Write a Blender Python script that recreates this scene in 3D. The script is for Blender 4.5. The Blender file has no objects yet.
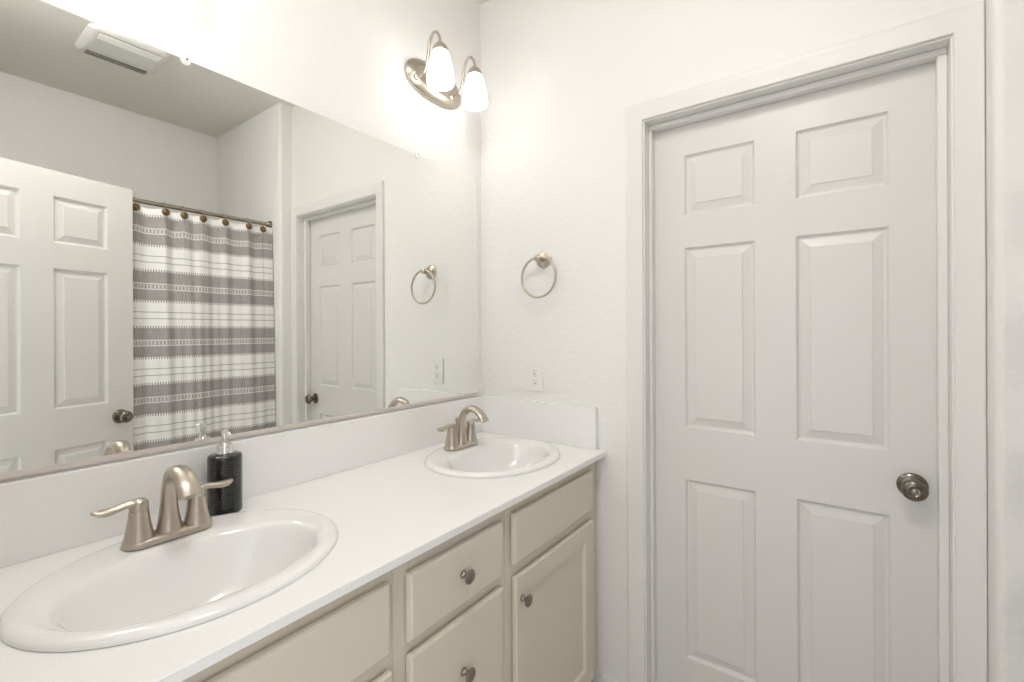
import bpy, bmesh, math
from mathutils import Vector, Matrix

S = bpy.context.scene
C = S.collection
PI = math.pi

# ------------------------------------------------------------------ camera
cam_d = bpy.data.cameras.new('camera')
cam = bpy.data.objects.new('camera', cam_d)
C.objects.link(cam)
cam_d.sensor_fit = 'HORIZONTAL'
cam_d.sensor_width = 36.0
cam_d.lens = 36.0 * 460.55 / 1024
cam_d.shift_y = -10.0 / 1024
cam_d.clip_start = 0.02
YAW, ROLL = 0.6245, -0.0044
cam.matrix_world = (Matrix.Translation((1.2953, -1.5698, 1.3139)) @ Matrix.Rotation(YAW, 4, 'Z')
                    @ Matrix.Rotation(PI / 2, 4, 'X') @ Matrix.Rotation(ROLL, 4, 'Z'))
S.camera = cam

# ------------------------------------------------------------------ world, exposure
w = bpy.data.worlds.new('world')
S.world = w
w.use_nodes = True
bg = w.node_tree.nodes['Background']
bg.inputs[0].default_value = (0.965, 0.98, 1.0, 1)
bg.inputs[1].default_value = 1.0
S.view_settings.view_transform = 'Standard'
S.view_settings.look = 'None'
S.view_settings.exposure = 0.62
S.view_settings.gamma = 1.0
S.view_settings.use_curve_mapping = False
LAMP = 2.8          # emission of the frosted glass shades
DOWN = 38.0         # emission of the ceiling dome light


# ------------------------------------------------------------------ materials
def mat(name, col, rough=0.5, metal=0.0, bump=None, spec=0.5, var=0.0, vscale=8.0, aniso=0.0, coat=0.0):
    m = bpy.data.materials.new(name)
    m.use_nodes = True
    nt = m.node_tree
    b = nt.nodes['Principled BSDF']
    b.inputs['Base Color'].default_value = (*col, 1)
    b.inputs['Roughness'].default_value = rough
    b.inputs['Metallic'].default_value = metal
    b.inputs['Specular IOR Level'].default_value = spec
    b.inputs['Anisotropic'].default_value = aniso
    b.inputs['Coat Weight'].default_value = coat
    tc = nt.nodes.new('ShaderNodeTexCoord')
    if var:
        n = nt.nodes.new('ShaderNodeTexNoise')
        n.inputs['Scale'].default_value = vscale
        n.inputs['Detail'].default_value = 3
        r = nt.nodes.new('ShaderNodeMixRGB')
        r.inputs[1].default_value = (*[c * (1 - var) for c in col], 1)
        r.inputs[2].default_value = (*[min(1, c * (1 + var)) for c in col], 1)
        nt.links.new(tc.outputs['Object'], n.inputs['Vector'])
        nt.links.new(n.outputs['Fac'], r.inputs[0])
        nt.links.new(r.outputs[0], b.inputs['Base Color'])
    if bump:
        scale, dist, detail = bump
        n = nt.nodes.new('ShaderNodeTexNoise')
        n.inputs['Scale'].default_value = scale
        n.inputs['Detail'].default_value = detail
        bp = nt.nodes.new('ShaderNodeBump')
        bp.inputs['Strength'].default_value = 1.0
        bp.inputs['Distance'].default_value = dist
        nt.links.new(tc.outputs['Object'], n.inputs['Vector'])
        nt.links.new(n.outputs['Fac'], bp.inputs['Height'])
        nt.links.new(bp.outputs[0], b.inputs['Normal'])
    return m


M_WALL = mat('wall_paint', (0.866, 0.853, 0.829), 0.5, bump=(42, 0.0028, 3), spec=0.35)
M_CEIL = mat('ceiling_paint', (0.875, 0.85, 0.785), 0.7, bump=(38, 0.002, 3), spec=0.2)
M_TRIM = mat('trim_paint', (0.82, 0.805, 0.78), 0.35, spec=0.45, var=0.01)
M_DOOR = mat('door_paint', (0.75, 0.735, 0.71), 0.34, bump=(160, 0.0002, 2), spec=0.45)
M_CAB = mat('cabinet_paint', (0.70, 0.645, 0.54), 0.42, var=0.02, vscale=5)
M_PORC = mat('porcelain', (0.88, 0.87, 0.86), 0.11, spec=0.55, var=0.005, coat=0.3)
M_NICK = mat('brushed_nickel', (0.53, 0.475, 0.405), 0.31, 1.0, bump=(220, 0.00012, 2), aniso=0.4)
M_KNOB = mat('satin_nickel_knob', (0.33, 0.30, 0.26), 0.3, 1.0, var=0.06, vscale=60)
M_PEWT = mat('dark_pewter', (0.215, 0.19, 0.16), 0.24, 1.0, var=0.1, vscale=50)
M_CHROME = mat('chrome', (0.80, 0.79, 0.77), 0.1, 1.0, var=0.01)
M_BLACK = mat('black_ceramic', (0.006, 0.006, 0.0065), 0.14, var=0.1, vscale=20, coat=0.4)
M_BRONZ = mat('bronze_medallion', (0.20, 0.135, 0.075), 0.4, 1.0, bump=(160, 0.0015, 2), var=0.3, vscale=70)
M_ROD = mat('antique_nickel', (0.42, 0.37, 0.29), 0.25, 1.0, var=0.05, vscale=30)
M_PLAST = mat('white_plastic', (0.86, 0.85, 0.82), 0.35, var=0.01)
M_DARK = mat('dark_slot', (0.03, 0.028, 0.025), 0.7, var=0.1)
M_GRILL = mat('fan_slot_shade', (0.16, 0.145, 0.12), 0.7, var=0.2, vscale=90)  # dark tone stands in for the shade inside the fan slots
M_CHAN = mat('aluminium_channel', (0.70, 0.64, 0.60), 0.45, 0.25, var=0.03)
M_FLOOR = mat('floor_tile', (0.60, 0.575, 0.535), 0.45, var=0.12, vscale=5)
M_TUB = mat('tub_acrylic', (0.86, 0.855, 0.84), 0.18, var=0.01)
M_MIRR = mat('mirror_silver', (0.905, 0.91, 0.885), 0.0, 1.0, var=0.002)


def counter_mat():
    m = mat('white_quartz', (0.84, 0.825, 0.80), 0.26, spec=0.45)
    nt = m.node_tree
    b = nt.nodes['Principled BSDF']
    tc = nt.nodes.new('ShaderNodeTexCoord')
    n = nt.nodes.new('ShaderNodeTexNoise')
    n.inputs['Scale'].default_value = 420
    n.inputs['Detail'].default_value = 2
    r = nt.nodes.new('ShaderNodeValToRGB')
    r.color_ramp.elements[0].position = 0.30
    r.color_ramp.elements[0].color = (0.84, 0.83, 0.81, 1)
    r.color_ramp.elements[1].position = 0.42
    r.color_ramp.elements[1].color = (0.915, 0.908, 0.895, 1)
    nt.links.new(tc.outputs['Object'], n.inputs['Vector'])
    nt.links.new(n.outputs['Fac'], r.inputs[0])
    nt.links.new(r.outputs[0], b.inputs['Base Color'])
    return m


M_QUARTZ = counter_mat()


def shade_mat():
    m = bpy.data.materials.new('frosted_glass_lit')
    m.use_nodes = True
    nt = m.node_tree
    b = nt.nodes['Principled BSDF']
    b.inputs['Base Color'].default_value = (0.9, 0.88, 0.84, 1)
    b.inputs['Roughness'].default_value = 0.35
    b.inputs['Emission Color'].default_value = (1.0, 0.981, 0.960, 1)
    b.inputs['Emission Strength'].default_value = LAMP
    return m


M_SHADE = shade_mat()


def curtain_mat():
    """white cloth, grey bands with a fringed edge, a dashed woven line in each band, thin grey lines between"""
    m = bpy.data.materials.new('striped_cloth')
    m.use_nodes = True
    nt = m.node_tree
    L = nt.links
    b = nt.nodes['Principled BSDF']
    b.inputs['Roughness'].default_value = 0.85
    b.inputs['Specular IOR Level'].default_value = 0.1
    uv = nt.nodes.new('ShaderNodeUVMap')
    uv.uv_map = 'cloth'
    sp = nt.nodes.new('ShaderNodeSeparateXYZ')
    L.new(uv.outputs[0], sp.inputs[0])

    def mth(op, a, bb=None):
        n = nt.nodes.new('ShaderNodeMath')
        n.operation = op
        for i, v in enumerate((a, bb)):
            if v is None:
                continue
            if isinstance(v, (int, float)):
                n.inputs[i].default_value = v
            else:
                L.new(v, n.inputs[i])
        return n.outputs[0]

    u, v = sp.outputs[0], sp.outputs[1]
    per = 0.296
    t = mth('MULTIPLY', mth('FRACT', mth('DIVIDE', mth('SUBTRACT', 1.929 + 0.03, v), per)), per)   # t = distance under (band top - 3 cm)

    def between(a, lo, hi):
        return mth('MULTIPLY', mth('GREATER_THAN', a, lo), mth('LESS_THAN', a, hi))

    dash = mth('GREATER_THAN', mth('FRACT', mth('DIVIDE', u, 0.0112)), 0.5)
    dash2 = mth('GREATER_THAN', mth('FRACT', mth('DIVIDE', u, 0.016)), 0.42)
    band = between(t, 0.03, 0.180)
    fr = mth('MULTIPLY', mth('ADD', between(t, 0.018, 0.0301), between(t, 0.1799, 0.192)), dash)
    white = mth('ADD', between(t, 0.0905, 0.0965), between(t, 0.1185, 0.1245))
    mid = mth('MULTIPLY', between(t, 0.0985, 0.1165), dash2)
    thin = mth('ADD', between(t, 0.240, 0.2445), between(t, 0.274, 0.2785))
    wv = nt.nodes.new('ShaderNodeTexNoise')
    wv.inputs['Scale'].default_value = 1.0
    wv.inputs['Detail'].default_value = 2
    cmb = nt.nodes.new('ShaderNodeCombineXYZ')
    L.new(mth('MULTIPLY', u, 260), cmb.inputs[0])
    L.new(mth('MULTIPLY', v, 30), cmb.inputs[1])
    L.new(cmb.outputs[0], wv.inputs['Vector'])
    g = mth('SUBTRACT', mth('MINIMUM', mth('ADD', band, fr), 1.0), mth('MULTIPLY', white, 0.75))
    g = mth('SUBTRACT', g, mth('MULTIPLY', mid, 0.5))
    g = mth('ADD', g, mth('MULTIPLY', thin, 0.85))
    g = mth('MULTIPLY', g, mth('ADD', 0.72, mth('MULTIPLY', wv.outputs['Fac'], 0.5)))
    g = mth('MAXIMUM', mth('MINIMUM', g, 1.0), 0.0)
    mx = nt.nodes.new('ShaderNodeMixRGB')
    mx.inputs[1].default_value = (0.90, 0.89, 0.875, 1)
    mx.inputs[2].default_value = (0.375, 0.35, 0.345, 1)
    L.new(g, mx.inputs[0])
    L.new(mx.outputs[0], b.inputs['Base Color'])
    return m


M_CLOTH = curtain_mat()


# ------------------------------------------------------------------ mesh helpers
def add_box(bm, x0, x1, y0, y1, z0, z1, bev=0.0, seg=2):
    vs = [bm.verts.new((x, y, z)) for x in (x0, x1) for y in (y0, y1) for z in (z0, z1)]
    idx = ((0, 1, 3, 2), (4, 6, 7, 5), (0, 4, 5, 1), (2, 3, 7, 6), (0, 2, 6, 4), (1, 5, 7, 3))
    fs = [bm.faces.new([vs[i] for i in f]) for f in idx]
    if bev > 0:
        es = list({e for f in fs for e in f.edges})
        bmesh.ops.bevel(bm, geom=es, offset=bev, segments=seg, profile=0.5, affect='EDGES')


def box_bm(*a, **k):
    bm = bmesh.new()
    add_box(bm, *a, **k)
    return bm


def add_loft(bm, rings, close=True, cap0=False, cap1=False):
    """rings: lists of points, all the same length"""
    vr = [[bm.verts.new(p) for p in r] for r in rings]
    n = len(vr[0])
    for a, b in zip(vr, vr[1:]):
        for i in range(n if close else n - 1):
            j = (i + 1) % n
            bm.faces.new((a[i], a[j], b[j], b[i]))
    if cap0:
        bm.faces.new(list(reversed(vr[0])))
    if cap1:
        bm.faces.new(vr[-1])
    return vr


def axes(axis):
    a = Vector(axis).normalized()
    h = Vector((0, 0, 1)) if abs(a.z) < 0.9 else Vector((1, 0, 0))
    u = h.cross(a).normalized()
    return a, u, a.cross(u)


def add_lathe(bm, prof, o=(0, 0, 0), axis=(0, 0, 1), n=32, su=1.0, sv=1.0, cap0=True, cap1=True):
    """prof: (radius, distance along the axis)"""
    a, u, v = axes(axis)
    o = Vector(o)
    rings = []
    for r, h in prof:
        r = max(r, 1e-5)
        rings.append([o + a * h + u * (r * su * math.cos(2 * PI * i / n)) + v * (r * sv * math.sin(2 * PI * i / n)) for i in range(n)])
    add_loft(bm, rings, True, cap0, cap1)


def smooth_path(pts, k=6):
    """Catmull-Rom through tuples of any length"""
    out = []
    n = len(pts)
    for i in range(n - 1):
        p0, p1, p2, p3 = pts[max(i - 1, 0)], pts[i], pts[i + 1], pts[min(i + 2, n - 1)]
        for s in range(k):
            t = s / k
            out.append(tuple(0.5 * (2 * b + (c - a) * t + (2 * a - 5 * b + 4 * c - d) * t * t + (3 * b - a - 3 * c + d) * t ** 3)
                             for a, b, c, d in zip(p0, p1, p2, p3)))
    out.append(tuple(pts[-1]))
    return out


def add_sweep(bm, pts, side, n=20, k=6):
    """pts: (x, y, z, half width along side, half thickness); the path stays square to side"""
    P = smooth_path(pts, k)
    side = Vector(side).normalized()
    rings = []
    for i, p in enumerate(P):
        a = Vector(P[max(i - 1, 0)][:3])
        b = Vector(P[min(i + 1, len(P) - 1)][:3])
        t = (b - a).normalized()
        nn = t.cross(side).normalized()
        o = Vector(p[:3])
        rings.append([o + side * (p[3] * math.cos(2 * PI * q / n)) + nn * (p[4] * math.sin(2 * PI * q / n)) for q in range(n)])
    add_loft(bm, rings, True, True, True)


def add_tube(bm, pts, r, n=14, k=6):
    P = [Vector(p) for p in smooth_path(pts, k)]
    rings = []
    prev = None
    for i, p in enumerate(P):
        t = (P[min(i + 1, len(P) - 1)] - P[max(i - 1, 0)]).normalized()
        if prev is None:
            _, u, _ = axes(t)
        else:
            u = (prev - t * prev.dot(t)).normalized()
        prev = u
        v = t.cross(u)
        rings.append([p + u * (r * math.cos(2 * PI * q / n)) + v * (r * math.sin(2 * PI * q / n)) for q in range(n)])
    add_loft(bm, rings, True, True, True)


def obj(name, bm, m, parent=None, smooth=0.0):
    """one mesh object; smooth = angle in degrees under which edges are shaded smooth"""
    bmesh.ops.recalc_face_normals(bm, faces=bm.faces[:])
    me = bpy.data.meshes.new(name)
    if smooth:
        lim = math.radians(smooth)
        for f in bm.faces:
            f.smooth = True
        for e in bm.edges:
            if len(e.link_faces) == 2 and e.calc_face_angle(0) > lim:
                e.smooth = False
    bm.to_mesh(me)
    bm.free()
    me.materials.append(m)
    o = bpy.data.objects.new(name, me)
    C.objects.link(o)
    if parent:
        o.parent = parent
    return o


def tag(o, label, cat, group=None):
    o['label'] = label
    o['category'] = cat
    if group:
        o['group'] = group
    return o


def thing(name, label, cat, loc=(0, 0, 0), group=None):
    o = bpy.data.objects.new(name, None)
    o.empty_display_size = 0.05
    C.objects.link(o)
    o.location = loc
    return tag(o, label, cat, group)


def struct(name, bm, m, label=None, cat=None, smooth=0.0):
    o = obj(name, bm, m, None, smooth)
    o['kind'] = 'structure'
    if label:
        tag(o, label, cat)
    return o


def copy_tree(o, parent=None):
    c = o.copy()
    C.objects.link(c)
    if parent:
        c.parent = parent
    for ch in list(o.children):
        copy_tree(ch, c)
    return c


# ------------------------------------------------------------------ dimensions (metres; mirror wall X = 0, far wall Y = 0)
H = 2.75
XS = 1.573          # stub beside the far door
YE = -0.081         # wall at the end of the tub alcove
XB = 2.465           # back of the tub alcove
YB = -1.535         # wall behind the camera
ZC = 0.876          # countertop
JX0, JX1, JZ = 0.735, 1.513, 2.039      # far doorway between jambs
EX0, EX1 = 0.70, 1.452                  # entry doorway between jambs
T = 0.115

# ------------------------------------------------------------------ room shell
struct('floor', box_bm(-0.2, XB + 0.2, YB - 0.2, 0.2, -0.1, 0.0), M_FLOOR, 'grey tiled bathroom floor', 'floor')
struct('ceiling', box_bm(-0.2, XB + 0.2, YB - 0.2, 0.2, H, H + 0.1), M_CEIL, 'plain pale ceiling', 'ceiling')
struct('wall_left', box_bm(-T, 0, YB - T, T, 0, H), M_WALL, 'white textured wall behind the vanity mirror', 'wall')
struct('wall_right', box_bm(XB, XB + T, YB - T, T, 0, H), M_WALL, 'back wall of the tub alcove seen in the mirror', 'wall')

bm = bmesh.new()
add_box(bm, 0, JX0 - 0.018, 0, T, 0, H)
add_box(bm, JX1 + 0.018, XS + 0.05, 0, T, 0, H)
add_box(bm, JX0 - 0.018, JX1 + 0.018, 0, T, JZ + 0.018, H)
struct('wall_far', bm, M_WALL, 'white textured wall around the closed door', 'wall')

# stub with a rounded (bullnose) corner
bm = bmesh.new()
R = 0.02
out = [(XS, T), (XS, YE + R)]
out += [(XS + R - R * math.cos(a), YE + R - R * math.sin(a)) for a in [PI / 2 * k / 8 for k in range(1, 9)]]
out += [(XB, YE), (XB, T)]
add_loft(bm, [[(x, y, z) for x, y in out] for z in (0, H)], True, True, True)
struct('wall_end', bm, M_WALL, 'wall at the end of the tub with a rounded corner', 'wall', smooth=25)

bm = bmesh.new()
add_box(bm, 0, EX0 - 0.018, YB - T, YB, 0, H)
add_box(bm, EX1 + 0.018, XB, YB - T, YB, 0, H)
add_box(bm, EX0 - 0.018, EX1 + 0.018, YB - T, YB, JZ + 0.018, H)
struct('wall_back', bm, M_WALL, 'wall with the entry doorway behind the camera', 'wall')


def add_casing(bm, x0, x1, zt, y, sgn, wl, wr):
    """door casing swept up, across and down with mitred corners; sgn -1: it stands out towards -Y"""
    prof = [(0, 0), (0, 0.007), (0.002, 0.009), (0.006, 0.0098), (0.040, 0.0125), (0.047, 0.0145), (0.054, 0.0145),
            (0.057, 0.0125), (0.058, 0.010), (0.058, 0)]
    rings = []
    fl, frr, ft = wl / 0.058, wr / 0.058, 1.0
    for o, t in prof:
        rings.append([(x0 - o * fl, y + sgn * t, 0), (x0 - o * fl, y + sgn * t, zt + o * ft),
                      (x1 + o * frr, y + sgn * t, zt + o * ft), (x1 + o * frr, y + sgn * t, 0)])
    add_loft(bm, rings, close=False)


bm = bmesh.new()
add_casing(bm, JX0 - 0.005, JX1 + 0.004, JZ + 0.005, 0, -1, 0.059, XS - JX1 - 0.005)
struct('trim_1', bm, M_TRIM, 'white casing around the closed door', 'door trim', smooth=20)
# jamb with stops on the room side of the closed slab
YD = 0.075
bm = bmesh.new()
add_box(bm, JX0 - 0.018, JX0, 0.0, T, 0, JZ + 0.018)
add_box(bm, JX1, JX1 + 0.018, 0.0, T, 0, JZ + 0.018)
add_box(bm, JX0, JX1, 0.0, T, JZ, JZ + 0.018)
add_box(bm, JX0, JX0 + 0.010, YD - 0.034, YD - 0.0015, 0, JZ - 0.017, 0.003)
add_box(bm, JX1 - 0.020, JX1, YD - 0.034, YD - 0.0015, 0, JZ - 0.017, 0.003)
add_box(bm, JX0, JX1, YD - 0.034, YD - 0.0015, JZ - 0.017, JZ, 0.003)
struct('trim_2', bm, M_TRIM, 'white jamb and door stop lining the closed doorway', 'door trim')
bm = bmesh.new()
add_casing(bm, EX0 - 0.005, EX1 + 0.005, JZ + 0.005, YB, 1, 0.058, 0.058)
struct('trim_3', bm, M_TRIM, 'white casing around the entry doorway', 'door trim', smooth=20)
bm = bmesh.new()
add_box(bm, EX0 - 0.018, EX0, YB - T, YB, 0, JZ + 0.018)
add_box(bm, EX1, EX1 + 0.018, YB - T, YB, 0, JZ + 0.018)
add_box(bm, EX0, EX1, YB - T, YB, JZ, JZ + 0.018)
struct('trim_4', bm, M_TRIM, 'white jamb lining the entry doorway', 'door trim')

bm = bmesh.new()
add_loft(bm, [[(x, y, z) for y, z in ((0, 0), (-0.012, 0), (-0.012, 0.040), (-0.009, 0.048), (0, 0.050))] for x in (0.57, 0.669)], True, True, True)
struct('baseboard_far', bm, M_TRIM, 'white baseboard between the vanity and the door casing', 'baseboard')


# ------------------------------------------------------------------ six-panel doors
def six_panel_bm(width, height, thick, xs, zs):
    """slab in local X (width) and Z; face at Y = 0 looks to -Y; xs, zs: panel extents"""
    bm = bmesh.new()
    prof = [(0, 0), (0.003, 0.0050), (0.0065, 0.0095), (0.0110, 0.0105), (0.0355, 0.0034), (0.0368, 0.0012)]
    bx = sorted({0, width, *[v for p in xs for v in p]})
    bz = sorted({0, height, *[v for p in zs for v in p]})
    for y0, s in ((0.0, 1), (thick, -1)):
        cache = {}

        def V(x, z, d=0.0):
            key = (round(x, 5), round(z, 5), round(d, 5))
            if key not in cache:
                cache[key] = bm.verts.new((x, y0 + s * d, z))
            return cache[key]
        for x0, x1 in zip(bx, bx[1:]):
            for z0, z1 in zip(bz, bz[1:]):
                if (x0, x1) in xs and (z0, z1) in zs:
                    prev = None
                    for o, d in prof:
                        ring = [V(x0 + o, z0 + o, d), V(x1 - o, z0 + o, d), V(x1 - o, z1 - o, d), V(x0 + o, z1 - o, d)]
                        if prev:
                            for i in range(4):
                                j = (i + 1) % 4
                                bm.faces.new((prev[i], prev[j], ring[j], ring[i]))
                        prev = ring
                    bm.faces.new(prev)
                else:
                    bm.faces.new((V(x0, z0), V(x1, z0), V(x1, z1), V(x0, z1)))
    for (xa, za), (xb, zb) in zip(((0, 0), (width, 0), (width, height), (0, height)), ((width, 0), (width, height), (0, height), (0, 0))):
        bm.faces.new([bm.verts.new(p) for p in ((xa, 0, za), (xb, 0, zb), (xb, thick, zb), (xa, thick, za))])
    bmesh.ops.remove_doubles(bm, verts=bm.verts[:], dist=1e-5)
    return bm


def knob_set(parent, o, axis, m, name='door_knob'):
    bm = bmesh.new()
    add_lathe(bm, [(0.0335, 0.0), (0.0335, 0.003), (0.0315, 0.006), (0.022, 0.009), (0.013, 0.011), (0.0115, 0.022), (0.013, 0.028),
                   (0.021, 0.034), (0.0275, 0.043), (0.0285, 0.049), (0.0265, 0.056), (0.021, 0.0605), (0.0135, 0.0625), (0.0115, 0.0605),
                   (0.008, 0.0605)], o, axis, 40)
    k = obj(name, bm, m, parent, smooth=50)
    a = Vector(axis).normalized()
    bm = bmesh.new()
    add_lathe(bm, [(0.0065, 0.0), (0.0065, 0.003), (0.005, 0.0042)], Vector(o) + a * 0.0606, axis, 20)
    obj('privacy_button', bm, M_KNOB, k, smooth=40)
    return k


ZP = [(0.172, 0.791), (0.969, 1.591), (1.7045, 1.9105)]
d1 = struct('door_1', six_panel_bm(0.768, 2.022, 0.035, [(0.1085, 0.3255), (0.4375, 0.6575)], ZP), M_DOOR,
            'closed white six-panel door in the far wall', 'door')
d1.location = (0.740, YD, 0.008)
knob_set(d1, (1.4440 - 0.740, 0, 0.883), (0, -1, 0), M_PEWT)

d2 = struct('door_2', six_panel_bm(0.722, 2.022, 0.035, [(0.107, 0.307), (0.415, 0.615)], ZP), M_DOOR,
            'open white six-panel entry door, seen in the mirror', 'door')
# local X runs from the free edge to the hinge; the face at local Y = 0 looks towards the mirror
D = Vector((0.24323, 0.96997, 0))
FE = Vector((1.6111, -0.8064, 0.008))
xax = -D
yax = Vector((D.y, -D.x, 0))
d2.matrix_world = Matrix(((xax.x, yax.x, 0, FE.x), (xax.y, yax.y, 0, FE.y), (0, 0, 1, FE.z), (0, 0, 0, 1)))
knob_set(d2, (0.058, 0, 0.897), (0, -1, 0), M_PEWT)
knob_set(d2, (0.058, 0.035, 0.897), (0, 1, 0), M_PEWT)

# ------------------------------------------------------------------ vanity cabinets
XF, XD = 0.565, 0.583


def frame_bm(y0, y1, opens):
    """hollow carcass with a face frame; opens: (z0, z1) of each opening"""
    bm = bmesh.new()
    zt = 0.8565
    add_box(bm, 0.004, XF - 0.019, y0, y0 + 0.012, 0.0, zt)
    add_box(bm, 0.004, XF - 0.019, y1 - 0.012, y1, 0.0, zt)
    add_box(bm, 0.004, 0.010, y0 + 0.012, y1 - 0.012, 0.09, zt)
    add_box(bm, 0.010, XF - 0.019, y0 + 0.012, y1 - 0.012, 0.09, 0.105)
    add_box(bm, XF - 0.085, XF - 0.075, y0, y1, 0.0, 0.09)
    st = 0.042
    add_box(bm, XF - 0.019, XF, y0, y0 + st, 0.075, zt, 0.0008, 1)
    add_box(bm, XF - 0.019, XF, y1 - st, y1, 0.075, zt, 0.0008, 1)
    z = 0.075
    for a, b in list(opens) + [(zt, zt)]:
        add_box(bm, XF - 0.019, XF, y0 + st, y1 - st, z, a)
        z = b
    return bm


def slab_front(y0, y1, z0, z1):
    bm = bmesh.new()
    a, c = 0.0, 0.006
    rings = []
    for x, i in ((XF + 0.0006, 0.005), (XF + 0.0040, 0.005), (XF + 0.0041, 0.0), (XD - 0.006, 0.0), (XD - 0.0035, 0.001), (XD - 0.002, 0.0045), (XD, 0.0065)):
        rings.append([(x, y0 + i, z0 + i), (x, y1 - i, z0 + i), (x, y1 - i, z1 - i), (x, y0 + i, z1 - i)])
    add_loft(bm, rings, True, True, True)
    return bm


def shaker_bm(y0, y1, z0, z1, st=0.062, rl=0.058):
    bm = bmesh.new()
    rings = []
    for x, i, q, p in ((XF + 0.0006, 0.005, 0, 0), (XF + 0.0040, 0.005, 0, 0), (XF + 0.0041, 0, 0, 0), (XD - 0.004, 0, 0, 0), (XD, 0.003, 0, 0), (XD, 0, st, rl), (XD - 0.003, 0.003, st, rl),
                       (XD - 0.010, 0.007, st, rl)):
        a, b = i + q, i + p
        rings.append([(x, y0 + a, z0 + b), (x, y1 - a, z0 + b), (x, y1 - a, z1 - b), (x, y0 + a, z1 - b)])
    add_loft(bm, rings, True, True, True)
    return bm


def pull(parent, y, z):
    bm = bmesh.new()
    add_lathe(bm, [(0.0095, 0), (0.0095, 0.0025), (0.006, 0.005), (0.005, 0.011), (0.0065, 0.014), (0.0135, 0.0175), (0.0165, 0.0205),
                   (0.0165, 0.0225), (0.013, 0.0255), (0.007, 0.0272), (0.0, 0.0277)], (XD + 0.0003, y, z), (1, 0, 0), 28, cap1=False)
    return obj('knob', bm, M_KNOB, parent, smooth=45)


c1 = thing('sink_cabinet', 'greige vanity cabinet with one door under the far sink', 'cabinet', (0, 0, 0))
obj('body', frame_bm(-0.595, -0.057, [(0.145, 0.635), (0.70, 0.81)]), M_CAB, c1)
obj('false_drawer_front', slab_front(-0.571, -0.0985, 0.688, 0.824), M_CAB, c1)
dd = obj('cabinet_door', shaker_bm(-0.566, -0.096, 0.100, 0.652), M_CAB, c1)
pull(dd, -0.5395, 0.588)
obj('filler_strip', box_bm(0.530, 0.548, -0.056, -0.004, 0.075, 0.8565), M_CAB, c1)

c2 = thing('drawer_cabinet', 'greige stack of drawers between the two sink cabinets', 'cabinet')
obj('body', frame_bm(-0.967, -0.5955, [(0.145, 0.36), (0.42, 0.62), (0.70, 0.81)]), M_CAB, c2)
for z0, z1, kz in ((0.683, 0.823, 0.756), (0.405, 0.655, 0.532), (0.100, 0.380, 0.25)):
    dr = obj('drawer', slab_front(-0.9365, -0.6215, z0, z1), M_CAB, c2)
    pull(dr, -0.778, kz)

c3 = thing('sink_cabinet', 'greige vanity cabinet under the near sink, cut by the photo bottom', 'cabinet')
obj('body', frame_bm(-1.505, -0.9675, [(0.145, 0.635), (0.70, 0.81)]), M_CAB, c3)
obj('false_drawer_front', slab_front(-1.467, -0.984, 0.687, 0.826), M_CAB, c3)
dd = obj('cabinet_door', shaker_bm(-1.465, -0.982, 0.100, 0.653), M_CAB, c3)
pull(dd, -1.011, 0.588)
obj('filler_strip', box_bm(0.535, 0.553, YB + 0.001, -1.506, 0.075, 0.8565), M_CAB, c3)

# ------------------------------------------------------------------ countertop with two sink cut-outs
SX = 0.301
SINKS = (-0.299, -1.2080)
RX, RY = 0.2175, 0.2550
ct = thing('countertop', 'long white quartz vanity top with two oval sinks set in', 'countertop', (0, 0, 0))
bm = bmesh.new()
XC0, XC1, Y1 = 0.002, 0.592, -0.002
Y0 = YB + 0.002
ZB = 0.857
cuts = [Y0, SINKS[1] - 0.27, SINKS[1] + 0.27, SINKS[0] - 0.27, SINKS[0] + 0.27, Y1]


def cell(y0, y1, hole=None):
    ch = 0.0015
    if hole is None:
        pts = [(XC0, y0), (XC1 - ch, y0), (XC1 - ch, y1), (XC0, y1)]
        for z in (ZC, ZB):
            bm.faces.new([bm.verts.new((x, y, z)) for x, y in pts])
    else:
        cy = hole
        xe = XC1 - ch
        corners = [math.atan2(y - cy, x - SX) for x in (XC0, xe) for y in (y0, y1)]
        n = 96
        ang = sorted([2 * PI * i / n - PI + 1e-4 for i in range(n)] + corners)
        inn, outr = [], []
        for a in ang:
            c, s = math.cos(a), math.sin(a)
            t = min(((xe - SX) / c if c > 0 else (XC0 - SX) / c) if abs(c) > 1e-9 else 9,
                    ((y1 - cy) / s if s > 0 else (y0 - cy) / s) if abs(s) > 1e-9 else 9)
            outr.append((SX + t * c, cy + t * s))
            k = 1 / math.hypot(c / (RX - 0.02), s / (RY - 0.02))
            inn.append((SX + k * c, cy + k * s))
        add_loft(bm, [[(x, y, ZC) for x, y in outr], [(x, y, ZC) for x, y in inn], [(x, y, ZB) for x, y in inn], [(x, y, ZB) for x, y in outr]])
    # eased front edge
    add_loft(bm, [[(XC1 - ch, y, ZC), (XC1, y, ZC - ch), (XC1, y, ZB + ch), (XC1 - ch, y, ZB)] for y in (y0, y1)], close=False)


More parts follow.
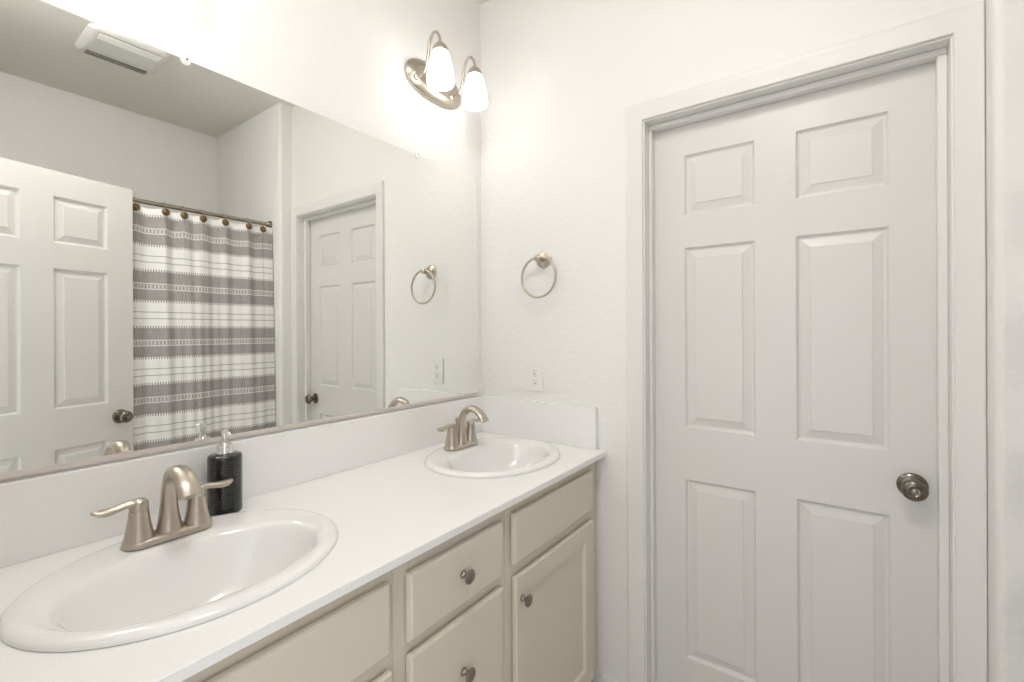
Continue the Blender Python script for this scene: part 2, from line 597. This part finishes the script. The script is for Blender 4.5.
for i, (a, b) in enumerate(zip(cuts, cuts[1:])):
    cell(a, b, {1: SINKS[1], 3: SINKS[0]}.get(i))
for y in (Y0, Y1):
    bm.faces.new([bm.verts.new(p) for p in ((XC0, y, ZB), (XC1 - 0.0015, y, ZB), (XC1, y, ZB + 0.0015), (XC1, y, ZC - 0.0015), (XC1 - 0.0015, y, ZC), (XC0, y, ZC))])
bm.faces.new([bm.verts.new(p) for p in ((XC0, Y0, ZB), (XC0, Y1, ZB), (XC0, Y1, ZC), (XC0, Y0, ZC))])
bmesh.ops.remove_doubles(bm, verts=bm.verts[:], dist=1e-5)
obj('slab', bm, M_QUARTZ, ct)
obj('backsplash', box_bm(0.0003, 0.021, Y0, -0.0003, ZC + 0.0003, 1.031, 0.0007, 1), M_QUARTZ, ct)
obj('side_splash', box_bm(0.0213, 0.554, -0.0205, -0.0003, ZC + 0.0003, 1.031, 0.0007, 1), M_QUARTZ, ct)


# ------------------------------------------------------------------ drop-in sinks
def sink(label, y):
    t = thing('sink', label, 'sink', (SX, y, ZC), 'oval drop-in sinks')
    bm = bmesh.new()
    n = 144
    # (centre x offset, rx, ry, z)
    R_ = [(0, RX - 0.022, RY - 0.022, 0.0004, 2), (0, RX, RY, 0.0006, 2), (0, RX + 0.0012, RY + 0.0012, 0.0035, 2), (0, RX - 0.0005, RY - 0.0005, 0.0075, 2), (0, RX - 0.005, RY - 0.005, 0.0108, 2),
          (0, RX - 0.012, RY - 0.012, 0.0126, 2), (0.001, RX - 0.020, RY - 0.019, 0.0132, 2.05), (0.009, RX - 0.037, RY - 0.028, 0.0124, 2.15),
          (0.025, 0.1540, 0.2175, 0.0100, 2.3), (0.029, 0.1450, 0.2085, 0.0070, 2.35), (0.0305, 0.1375, 0.2010, 0.0010, 2.35), (0.031, 0.1305, 0.193, -0.012, 2.3),
          (0.031, 0.120, 0.179, -0.038, 2.25), (0.030, 0.105, 0.157, -0.068, 2.2), (0.027, 0.084, 0.126, -0.096, 2.15), (0.024, 0.059, 0.086, -0.117, 2.1),
          (0.020, 0.036, 0.047, -0.1285, 2), (0.020, 0.024, 0.024, -0.1330, 2)]

    def ring(c, a, b, z, ex):
        out = []
        for i in range(n):
            q = 2 * PI * i / n
            cc, ss = math.cos(q), math.sin(q)
            kk = 2 / (2 + (ex - 2) * 0.35)
            out.append((c + math.copysign(abs(cc) ** kk, cc) * a, math.copysign(abs(ss) ** kk, ss) * b, z))
        return out
    P = smooth_path(R_, 3)
    add_loft(bm, [ring(*p) for p in P])
    # underside
    under = [(0.020, 0.024, 0.024, -0.1330), (0.020, 0.030, 0.030, -0.148), (0.024, 0.072, 0.102, -0.140), (0.029, 0.104, 0.150, -0.118), (0.033, 0.134, 0.196, -0.060), (0.036, 0.152, 0.219, -0.012),
             (0.030, 0.158, 0.222, -0.002), (0, RX - 0.022, RY - 0.022, 0.0004)]
    add_loft(bm, [[(c + a * math.cos(2 * PI * i / n), b * math.sin(2 * PI * i / n), z) for i in range(n)] for c, a, b, z in under])
    bmesh.ops.remove_doubles(bm, verts=bm.verts[:], dist=1e-5)
    obj('basin', bm, M_PORC, t, smooth=70)
    bm = bmesh.new()
    add_lathe(bm, [(0.0235, -0.004), (0.0235, 0.0), (0.021, 0.002), (0.0165, 0.0012), (0.0160, -0.001), (0.015, 0.003), (0.010, 0.0048), (0, 0.0055)], (0.020, 0, -0.1320), (0, 0, 1), 32, cap1=False)
    obj('drain', bm, M_NICK, t, smooth=40)
    return t


sink('white oval drop-in sink at the far end of the counter, near the door', SINKS[0])
sink('white oval drop-in sink nearest the camera, beside the black dispenser', SINKS[1])


# ------------------------------------------------------------------ centerset faucets
def faucet(label, y):
    t = thing('faucet', label, 'faucet', (0.147, y, ZC + 0.0128), 'brushed nickel faucets')
    # base plate: stadium
    bm = bmesh.new()

    def stadium(hl, r, z, n=20):
        pts = []
        for i in range(n + 1):
            a = -PI / 2 + PI * i / n
            pts.append((r * math.cos(a + PI / 2), hl + r * math.sin(a + PI / 2), z))
        for i in range(n + 1):
            a = PI / 2 + PI * i / n
            pts.append((r * math.cos(a + PI / 2), -hl + r * math.sin(a + PI / 2), z))
        return pts
    add_loft(bm, [stadium(0.051, r, z) for r, z in ((0.0275, 0), (0.0285, 0.001), (0.0285, 0.005), (0.0275, 0.009), (0.0255, 0.0125), (0.022, 0.014))], True, True, True)
    obj('base_plate', bm, M_NICK, t, smooth=40)
    for s in (-1, 1):
        bm = bmesh.new()
        add_lathe(bm, [(0.0268, 0.004), (0.0262, 0.012), (0.0240, 0.020), (0.0213, 0.032), (0.0190, 0.046), (0.0172, 0.060), (0.0160, 0.0695), (0.0152, 0.0702)], (0, s * 0.051, 0), (0, 0, 1), 36)
        h = obj('handle', bm, M_NICK, t, smooth=40)
        bm = bmesh.new()
        add_lathe(bm, [(0.0138, 0.0696), (0.0138, 0.0712), (0.0158, 0.0716), (0.0160, 0.080), (0.0150, 0.0865), (0.0110, 0.0908), (0, 0.0922)], (0, s * 0.051, 0), (0, 0, 1), 32, cap1=False)
        yy = s * 0.051
        add_sweep(bm, [(0, yy - s * 0.006, 0.0820, 0.0112, 0.0078), (0, yy + s * 0.010, 0.0850, 0.0118, 0.0076), (0, yy + s * 0.022, 0.0845, 0.0104, 0.0066),
                       (0, yy + s * 0.034, 0.0820, 0.0104, 0.0066), (0, yy + s * 0.048, 0.0800, 0.0116, 0.0074), (0, yy + s * 0.059, 0.0805, 0.0114, 0.0070),
                       (0, yy + s * 0.067, 0.0830, 0.0090, 0.0052), (0, yy + s * 0.0715, 0.0850, 0.0050, 0.0030), (0, yy + s * 0.0730, 0.0858, 0.0012, 0.0008)], (1, 0, 0), 18)
        obj('lever', bm, M_NICK, h, smooth=60)
    bm = bmesh.new()
    add_sweep(bm, [(0.000, 0, 0.008, 0.0265, 0.0250), (0.000, 0, 0.020, 0.0230, 0.0220), (-0.001, 0, 0.045, 0.0180, 0.0180), (0.000, 0, 0.072, 0.0152, 0.0158),
                   (0.003, 0, 0.096, 0.0146, 0.0143), (0.012, 0, 0.119, 0.0152, 0.0130), (0.030, 0, 0.1375, 0.0166, 0.0120), (0.054, 0, 0.1440, 0.0182, 0.0115),
                   (0.078, 0, 0.1375, 0.0194, 0.0112), (0.098, 0, 0.1220, 0.0202, 0.0108), (0.112, 0, 0.104, 0.0205, 0.0105)], (0, 1, 0), 28)
    sp = obj('spout', bm, M_NICK, t, smooth=50)
    bm = bmesh.new()
    d = Vector((0.014, 0, -0.019)).normalized()
    add_lathe(bm, [(0.0085, 0), (0.0085, 0.0015), (0.007, 0.002)], Vector((0.112, 0, 0.104)) - d * 0.001, d, 20)
    obj('aerator', bm, M_KNOB, sp, smooth=40)
    bm = bmesh.new()
    add_lathe(bm, [(0.0025, 0.010), (0.0025, 0.082), (0.0035, 0.088), (0.0048, 0.099), (0.0045, 0.103), (0, 0.104)], (-0.0235, 0, 0), (0, 0, 1), 16, cap1=False)
    obj('lift_rod', bm, M_NICK, t, smooth=40)
    return t


faucet('brushed nickel two-handle faucet on the far sink', SINKS[0])
faucet('brushed nickel two-handle faucet on the near sink, beside the dispenser', SINKS[1])

# ------------------------------------------------------------------ soap dispenser
sd = thing('soap_dispenser', 'black ribbed soap dispenser with a chrome pump beside the near faucet', 'soap dispenser', (0.0700, -1.0690, ZC + 0.0004))
bm = bmesh.new()
prof = [(0.031, 0.0), (0.0350, 0.0008), (0.0362, 0.003)]
for k in range(21):
    z = 0.006 + k * 0.0061
    prof += [(0.03655, z), (0.0370, z + 0.0018), (0.0370, z + 0.0036), (0.03655, z + 0.0052)]
prof += [(0.0364, 0.136), (0.0355, 0.1390), (0.032, 0.1412), (0.0145, 0.1425), (0.0135, 0.144)]
add_lathe(bm, prof, (0, 0, 0), (0, 0, 1), 48)
obj('bottle', bm, M_BLACK, sd, smooth=45)
bm = bmesh.new()
add_lathe(bm, [(0.0180, 0.1420), (0.0186, 0.1435), (0.0186, 0.1480), (0.0172, 0.1500), (0.0172, 0.1610), (0.0160, 0.1645), (0.0085, 0.1660), (0.0075, 0.171), (0.0050, 0.1725)], (0, 0, 0), (0, 0, 1), 28)
obj('collar', bm, M_CHROME, sd, smooth=40)
bm = bmesh.new()
add_lathe(bm, [(0.0036, 0.172), (0.0036, 0.178), (0.0078, 0.1795), (0.0078, 0.1965), (0.0070, 0.2000), (0.0040, 0.2012)], (0, 0, 0), (0, 0, 1), 24)
add_tube(bm, [(0.002, 0.0, 0.1955), (0.018, -0.001, 0.1960), (0.029, -0.002, 0.1945), (0.035, -0.0025, 0.1905)], 0.0036, 12)
obj('pump', bm, M_CHROME, sd, smooth=40)

# ------------------------------------------------------------------ mirror
MY0, MY1, MZ0, MZ1 = -1.500, -0.036, 1.0455, 1.9735
mi = thing('wall_mirror', 'large frameless mirror on the wall above both sinks', 'mirror', (0, 0, 0))
obj('glass', box_bm(0.0012, 0.006, MY0, MY1, MZ0, MZ1), M_MIRR, mi)
bm = bmesh.new()
add_box(bm, 0.0008, 0.0085, MY0, MY1, 1.0385, MZ0 - 0.0002)
add_box(bm, 0.0064, 0.0085, MY0, MY1, MZ0 - 0.0002, MZ0 + 0.0035)
obj('bottom_channel', bm, M_CHAN, mi)
for y in (-1.1266, -0.3806):
    bm = bmesh.new()
    add_lathe(bm, [(0.0105, 0.0), (0.0105, 0.0025), (0.008, 0.0035)], (0.0064, y, MZ1 - 0.004), (1, 0, 0), 20)
    add_box(bm, 0.0008, 0.0066, y - 0.006, y + 0.006, MZ1 + 0.0005, MZ1 + 0.008)
    cl = obj('mirror_clip', bm, M_PLAST, mi, smooth=40)
    bm = bmesh.new()
    add_lathe(bm, [(0.003, 0), (0.003, 0.001), (0.001, 0.0015)], (0.0101, y + 0.002, MZ1 + 0.001), (1, 0, 0), 12)
    obj('clip_screw', bm, M_KNOB, cl, smooth=40)


# ------------------------------------------------------------------ two-lamp vanity lights
def vanity_light(label, y):
    t = thing('vanity_light', label, 'wall light', (0, y, 2.272), 'two-lamp vanity lights')
    bm = bmesh.new()

    def oval(a, b, x, n=64):
        pts = []
        for i in range(n):
            q = 2 * PI * i / n
            c, s = math.cos(q), math.sin(q)
            pts.append((x, 0.016 + math.copysign(abs(c) ** 0.8, c) * a, math.copysign(abs(s) ** 0.9, s) * b))
        return pts
    add_loft(bm, [oval(a, b, x) for a, b, x in ((0.146, 0.068, 0.0015), (0.146, 0.068, 0.012), (0.143, 0.065, 0.016), (0.118, 0.044, 0.027), (0.111, 0.038, 0.029),
                                               (0.104, 0.033, 0.028), (0.060, 0.018, 0.028), (0.02, 0.006, 0.028))], True, True, True)
    obj('back_plate', bm, M_NICK, t, smooth=35)
    for s in (-1, 1):
        yy = s * 0.0935
        bm = bmesh.new()
        add_tube(bm, [(0.022, yy, -0.022), (0.044, yy, -0.027), (0.066, yy, -0.018), (0.080, yy, 0.008), (0.087, yy, 0.042), (0.095, yy, 0.080), (0.110, yy, 0.102),
                      (0.128, yy, 0.102), (0.143, yy, 0.080), (0.147, yy, 0.056)], 0.0052, 14, 5)
        add_lathe(bm, [(0.013, 0.0), (0.013, 0.004), (0.007, 0.008)], (0.0265, yy, -0.022), (1, 0, -0.1), 20)
        obj('arm', bm, M_NICK, t, smooth=50)
        bm = bmesh.new()
        add_lathe(bm, [(0.0058, 0.060), (0.011, 0.057), (0.021, 0.047), (0.0285, 0.034), (0.0305, 0.024), (0.0298, 0.0225)], (0.147, yy, 0), (0, 0, 1), 32)
        obj('shade_holder', bm, M_NICK, t, smooth=40)
        bm = bmesh.new()
        prof = [(0.0260, 0.025), (0.0290, 0.0215), (0.0325, 0.012), (0.0375, -0.008), (0.0430, -0.034), (0.0470, -0.058), (0.0485, -0.072), (0.0478, -0.083), (0.0450, -0.0905),
                (0.0420, -0.0910), (0.0435, -0.082), (0.0440, -0.072), (0.0428, -0.058), (0.0390, -0.034), (0.0335, -0.008), (0.0285, 0.012), (0.0230, 0.019)]
        add_lathe(bm, smooth_path(prof, 3), (0.147, yy, 0), (0, 0, 1), 40, cap0=True, cap1=True)
        obj('glass_shade', bm, M_SHADE, t, smooth=60)
    return t


vanity_light('two-lamp brushed nickel vanity light near the room corner', -0.3065)
vanity_light('two-lamp brushed nickel vanity light above the near sink', -1.212)

# ------------------------------------------------------------------ towel ring and outlet on the far wall
tr = thing('towel_ring', 'brushed nickel towel ring on the wall beside the door', 'towel ring', (0.3245, 0, 1.598))
bm = bmesh.new()
add_lathe(bm, [(0.034, 0.0008), (0.034, 0.004), (0.032, 0.006), (0.025, 0.0075), (0.0245, 0.0105), (0.018, 0.0125), (0.011, 0.014), (0.009, 0.020), (0.009, 0.036),
               (0.0125, 0.041), (0.0135, 0.050), (0.0125, 0.057), (0.006, 0.0605)], (0, 0, 0), (0, -1, 0), 36)
obj('mount', bm, M_NICK, tr, smooth=40)
bm = bmesh.new()
rr, tilt = 0.0780, math.radians(1)
n = 64
pts = []
for i in range(n + 1):
    a = 2 * PI * i / n
    h = rr * math.cos(a) - rr
    pts.append((0.004 + rr * math.sin(a), -0.049 + h * math.sin(tilt), 0.004 + h * math.cos(tilt)))
add_tube(bm, pts, 0.0050, 12, 1)
obj('ring', bm, M_NICK, tr, smooth=60)

ol = thing('power_outlet', 'white duplex power outlet above the side splash', 'power outlet', (0.2825, -0.0004, 1.128))
bm = bmesh.new()
add_box(bm, -0.0365, 0.0365, -0.006, 0, -0.0585, 0.0585, 0.0028, 3)
obj('cover_plate', bm, M_PLAST, ol)
for s in (-1, 1):
    bm = bmesh.new()
    add_lathe(bm, [(0.0165, 0), (0.0165, 0.0012), (0.0158, 0.0016)], (0, -0.006, s * 0.0195), (0, -1, 0), 28, sv=0.86)
    rc = obj('receptacle', bm, M_PLAST, ol, smooth=40)
    bm = bmesh.new()
    add_box(bm, -0.0072, -0.0054, -0.0080, -0.0068, s * 0.0195 + 0.001, s * 0.0195 + 0.009)
    add_box(bm, 0.0054, 0.0072, -0.0080, -0.0068, s * 0.0195 + 0.002, s * 0.0195 + 0.009)
    add_lathe(bm, [(0.0026, 0), (0.0026, 0.0012)], (0, -0.0068, s * 0.0195 - 0.0065), (0, -1, 0), 12)
    obj('slots', bm, M_DARK, rc)
bm = bmesh.new()
add_lathe(bm, [(0.0028, 0), (0.0026, 0.0008), (0.001, 0.0012)], (0, -0.0060, 0), (0, -1, 0), 14)
obj('screw', bm, M_CHAN, ol)

# ------------------------------------------------------------------ exhaust fan on the ceiling (seen in the mirror)
fx, fy = 1.69, -0.82
fan = thing('exhaust_fan', 'square white exhaust fan grille on the ceiling, seen in the mirror', 'exhaust fan', (fx, fy, H))
bm = bmesh.new()


def rsq(a, b, z, r=0.02, n=6):
    pts = []
    for cxs, cys, a0 in ((1, 1, 0), (-1, 1, PI / 2), (-1, -1, PI), (1, -1, 1.5 * PI)):
        for i in range(n + 1):
            q = a0 + PI / 2 * i / n
            pts.append((cxs * (a - r) + r * math.cos(q), cys * (b - r) + r * math.sin(q), z))
    return pts


add_loft(bm, [rsq(a, b, z, r) for a, b, z, r in ((0.162, 0.162, -0.0005, 0.045), (0.162, 0.162, -0.005, 0.045), (0.156, 0.157, -0.010, 0.045), (0.145, 0.148, -0.014, 0.018), (0.128, 0.142, -0.0175, 0.018),
                                              (0.090, 0.135, -0.0215, 0.015), (0.045, 0.12, -0.0235, 0.012), (0.02, 0.06, -0.0238, 0.01))], True, True, True)
obj('cover', bm, M_PLAST, fan, smooth=30)
for s in (-1, 1):
    # an angled louvre: dark plate coloured as the shaded recess, slats rise outwards
    tl = -s * math.radians(6.5)
    bm = bmesh.new()
    add_box(bm, -0.023, 0.023, -0.122, 0.122, -0.0016, 0.003)
    g = obj('slot_shade_plate', bm, M_GRILL, fan)
    g.location = (s * 0.1085, 0, -0.0220)
    g.rotation_euler = (0, tl, 0)
    bm = bmesh.new()
    for k in range(6):
        xk = (-0.0195 + 0.0078 * k)
        sx, sz = s * 0.0036, 0.0017
        add_loft(bm, [[(xk - sx, y, -0.0042 - sz), (xk + sx, y, -0.0042 + sz), (xk + sx, y, -0.0036 + sz), (xk - sx, y, -0.0036 - sz)] for y in (-0.122, 0.122)], True, True, True)
    obj('slats', bm, M_PLAST, g)

# ------------------------------------------------------------------ ceiling dome light
rl = thing('ceiling_light', 'round white glass dome light on the ceiling over the vanity side of the room', 'ceiling light', (1.08, -1.22, H))
bm = bmesh.new()
add_lathe(bm, [(0.128, -0.0005), (0.136, -0.0008), (0.136, -0.018), (0.130, -0.022), (0.124, -0.022), (0.122, -0.014)], (0, 0, 0), (0, 0, 1), 48)
obj('base_ring', bm, M_NICK, rl, smooth=40)
bm = bmesh.new()
add_lathe(bm, [(0.121, -0.016), (0.121, -0.030), (0.116, -0.050), (0.100, -0.072), (0.074, -0.089), (0.040, -0.098), (0.012, -0.100)], (0, 0, 0), (0, 0, 1), 48)
ml = M_SHADE.copy()
ml.name = 'dome_glass_lit'
ml.node_tree.nodes['Principled BSDF'].inputs['Emission Strength'].default_value = DOWN
obj('glass_dome', bm, ml, rl, smooth=40)

# ------------------------------------------------------------------ shower rod, curtain, hooks, tub
RXX, RZ = 1.690, 1.9995
rod = thing('shower_rod', 'antique nickel shower rod across the tub alcove, seen in the mirror', 'shower rod', (RXX, YE, RZ))
bm = bmesh.new()
add_lathe(bm, [(0.0115, 0.004), (0.0115, abs(YB - YE) - 0.004)], (0, 0, 0), (0, -1, 0), 24)
obj('pole', bm, M_ROD, rod, smooth=40)
for o_, ax in (((0, -0.0005, 0), (0, -1, 0)), ((0, YB - YE + 0.0005, 0), (0, 1, 0))):
    bm = bmesh.new()
    add_lathe(bm, [(0.026, 0), (0.026, 0.006), (0.022, 0.009), (0.017, 0.011), (0.0165, 0.022), (0.0125, 0.026)], o_, ax, 28)
    obj('end_flange', bm, M_ROD, rod, smooth=40)

HOOKS = [-0.148, -0.237, -0.364, -0.479, -0.571, -0.657, -0.785, -0.90, -1.01, -1.12, -1.23, -1.34]


def drape(y, z):
    """x of the cloth at (y, z)"""
    k = (1.98 - z) / 1.9
    x = 1.655 - 0.033 * min(1, k * 1.3)
    d = 9
    for a, b in zip(HOOKS, HOOKS[1:]):
        if b <= y <= a:
            d = (y - b) / (a - b)
            break
    top = 0.016 * (math.sin(PI * d) if d <= 1 else 0.3) * max(0, 1 - k * 2.2)
    f = (0.009 * math.sin(y * 33 + 0.6 + 1.6 * math.sin(y * 9) + 0.5 * z) + 0.006 * math.sin(y * 57 + 2.0 - z * 1.3) * (0.5 + 0.5 * math.sin(y * 7 + z * 2.1)) + 0.0030 * math.sin(y * 118 + 1.0 + 1.5 * math.sin(y * 13)))
    fall = 0.012 * math.sin(y * 15 + 1.1) * min(1, k * 1.5)
    e = min(1, (-0.086 - y) / 0.06) if y < -0.086 else 0
    return x + top + (f * (0.45 + 0.6 * min(1, k * 2)) + fall) * (0.25 + 0.75 * e)


bm = bmesh.new()
uvl = bm.loops.layers.uv.new('cloth')
ny, nz = 300, 70
ya, yb = -0.086, -1.42
grid = []
for j in range(nz + 1):
    z = 1.974 - 1.874 * j / nz
    row, u = [], 0.0
    prev = None
    for i in range(ny + 1):
        y = ya + (yb - ya) * i / ny
        sag = 0
        if j < 12:
            for a, b in zip(HOOKS, HOOKS[1:]):
                if b <= y <= a:
                    sag = 0.010 * math.sin(PI * (y - b) / (a - b)) * (1 - j / 12)
        p = Vector((drape(y, z), y + 0.010 * (1 - j / nz) * 0, z - sag))
        if prev is not None:
            u += (Vector((p.x, p.y)) - Vector((prev.x, prev.y))).length
        prev = p
        row.append((bm.verts.new(p), u, z))
    grid.append(row)
for j in range(nz):
    for i in range(ny):
        q = [grid[j][i], grid[j][i + 1], grid[j + 1][i + 1], grid[j + 1][i]]
        f = bm.faces.new([v for v, _, _ in q])
        for l, (_, u, z) in zip(f.loops, q):
            l[uvl].uv = (u, z)
cu = obj('shower_curtain', bm, M_CLOTH, None, smooth=180)
sol = cu.modifiers.new('thickness', 'SOLIDIFY')
sol.thickness = 0.0012
tag(cu, 'white shower curtain with fringed grey bands hanging from the rod', 'shower curtain')

words = ['first', 'second', 'third', 'fourth', 'fifth', 'sixth', 'seventh']
proto = None
for i, y in enumerate(HOOKS[:9]):
    if proto is None:
        proto = thing('curtain_hook', '', 'curtain hook')
        bm = bmesh.new()
        add_lathe(bm, [(0.0165, 0.0), (0.0190, 0.003), (0.0190, 0.006), (0.0160, 0.0095), (0.0150, 0.0090), (0.0105, 0.0125), (0.005, 0.0145), (0, 0.0150)], (-0.004, 0, 0), (-1, 0, 0), 28, cap1=False)
        obj('medallion', bm, M_BRONZ, proto, smooth=40)
        bm = bmesh.new()
        add_tube(bm, [(-0.003, 0, 0.0), (-0.005, 0, 0.014), (-0.0035, 0, 0.038), (0.008, 0, 0.0535), (0.022, 0, 0.0545), (0.034, 0, 0.043), (0.0345, 0, 0.030)], 0.0014, 8)
        obj('wire', bm, M_ROD, proto, smooth=60)
        h = proto
    else:
        h = copy_tree(proto)
    h.location = (drape(y, 1.955) - 0.0015, y, 1.9545)
    if i < 7:
        tag(h, 'round bronze curtain hook, %s from the right end of the rod in the mirror' % words[i], 'curtain hook', 'bronze hooks along the shower curtain')
    else:
        tag(h, 'round bronze curtain hook hidden by the open door', 'curtain hook', 'bronze hooks along the shower curtain')

tub = thing('bathtub', 'white alcove bathtub behind the striped curtain', 'bathtub', (0, 0, 0))
bm = bmesh.new()
tx0, tx1, ty0, ty1, tz = 1.66, XB - 0.002, YB + 0.002, YE - 0.002, 0.40


def rr2(x0, x1, y0, y1, z, r, n=8):
    pts = []
    for cx_, cy_, a0 in ((x1 - r, y1 - r, 0), (x0 + r, y1 - r, PI / 2), (x0 + r, y0 + r, PI), (x1 - r, y0 + r, 1.5 * PI)):
        for i in range(n + 1):
            q = a0 + PI / 2 * i / n
            pts.append((cx_ + r * math.cos(q), cy_ + r * math.sin(q), z))
    return pts


rg = [rr2(tx0, tx1, ty0, ty1, 0.0005, 0.004), rr2(tx0, tx1, ty0, ty1, tz - 0.01, 0.004), rr2(tx0 + 0.006, tx1 - 0.006, ty0 + 0.006, ty1 - 0.006, tz, 0.006),
      rr2(tx0 + 0.07, tx1 - 0.05, ty0 + 0.08, ty1 - 0.08, tz, 0.12), rr2(tx0 + 0.085, tx1 - 0.065, ty0 + 0.10, ty1 - 0.10, tz - 0.02, 0.12),
      rr2(tx0 + 0.13, tx1 - 0.11, ty0 + 0.17, ty1 - 0.22, 0.10, 0.12), rr2(tx0 + 0.17, tx1 - 0.15, ty0 + 0.22, ty1 - 0.28, 0.07, 0.10)]
add_loft(bm, rg, True, True, True)
obj('basin', bm, M_TUB, tub, smooth=40)
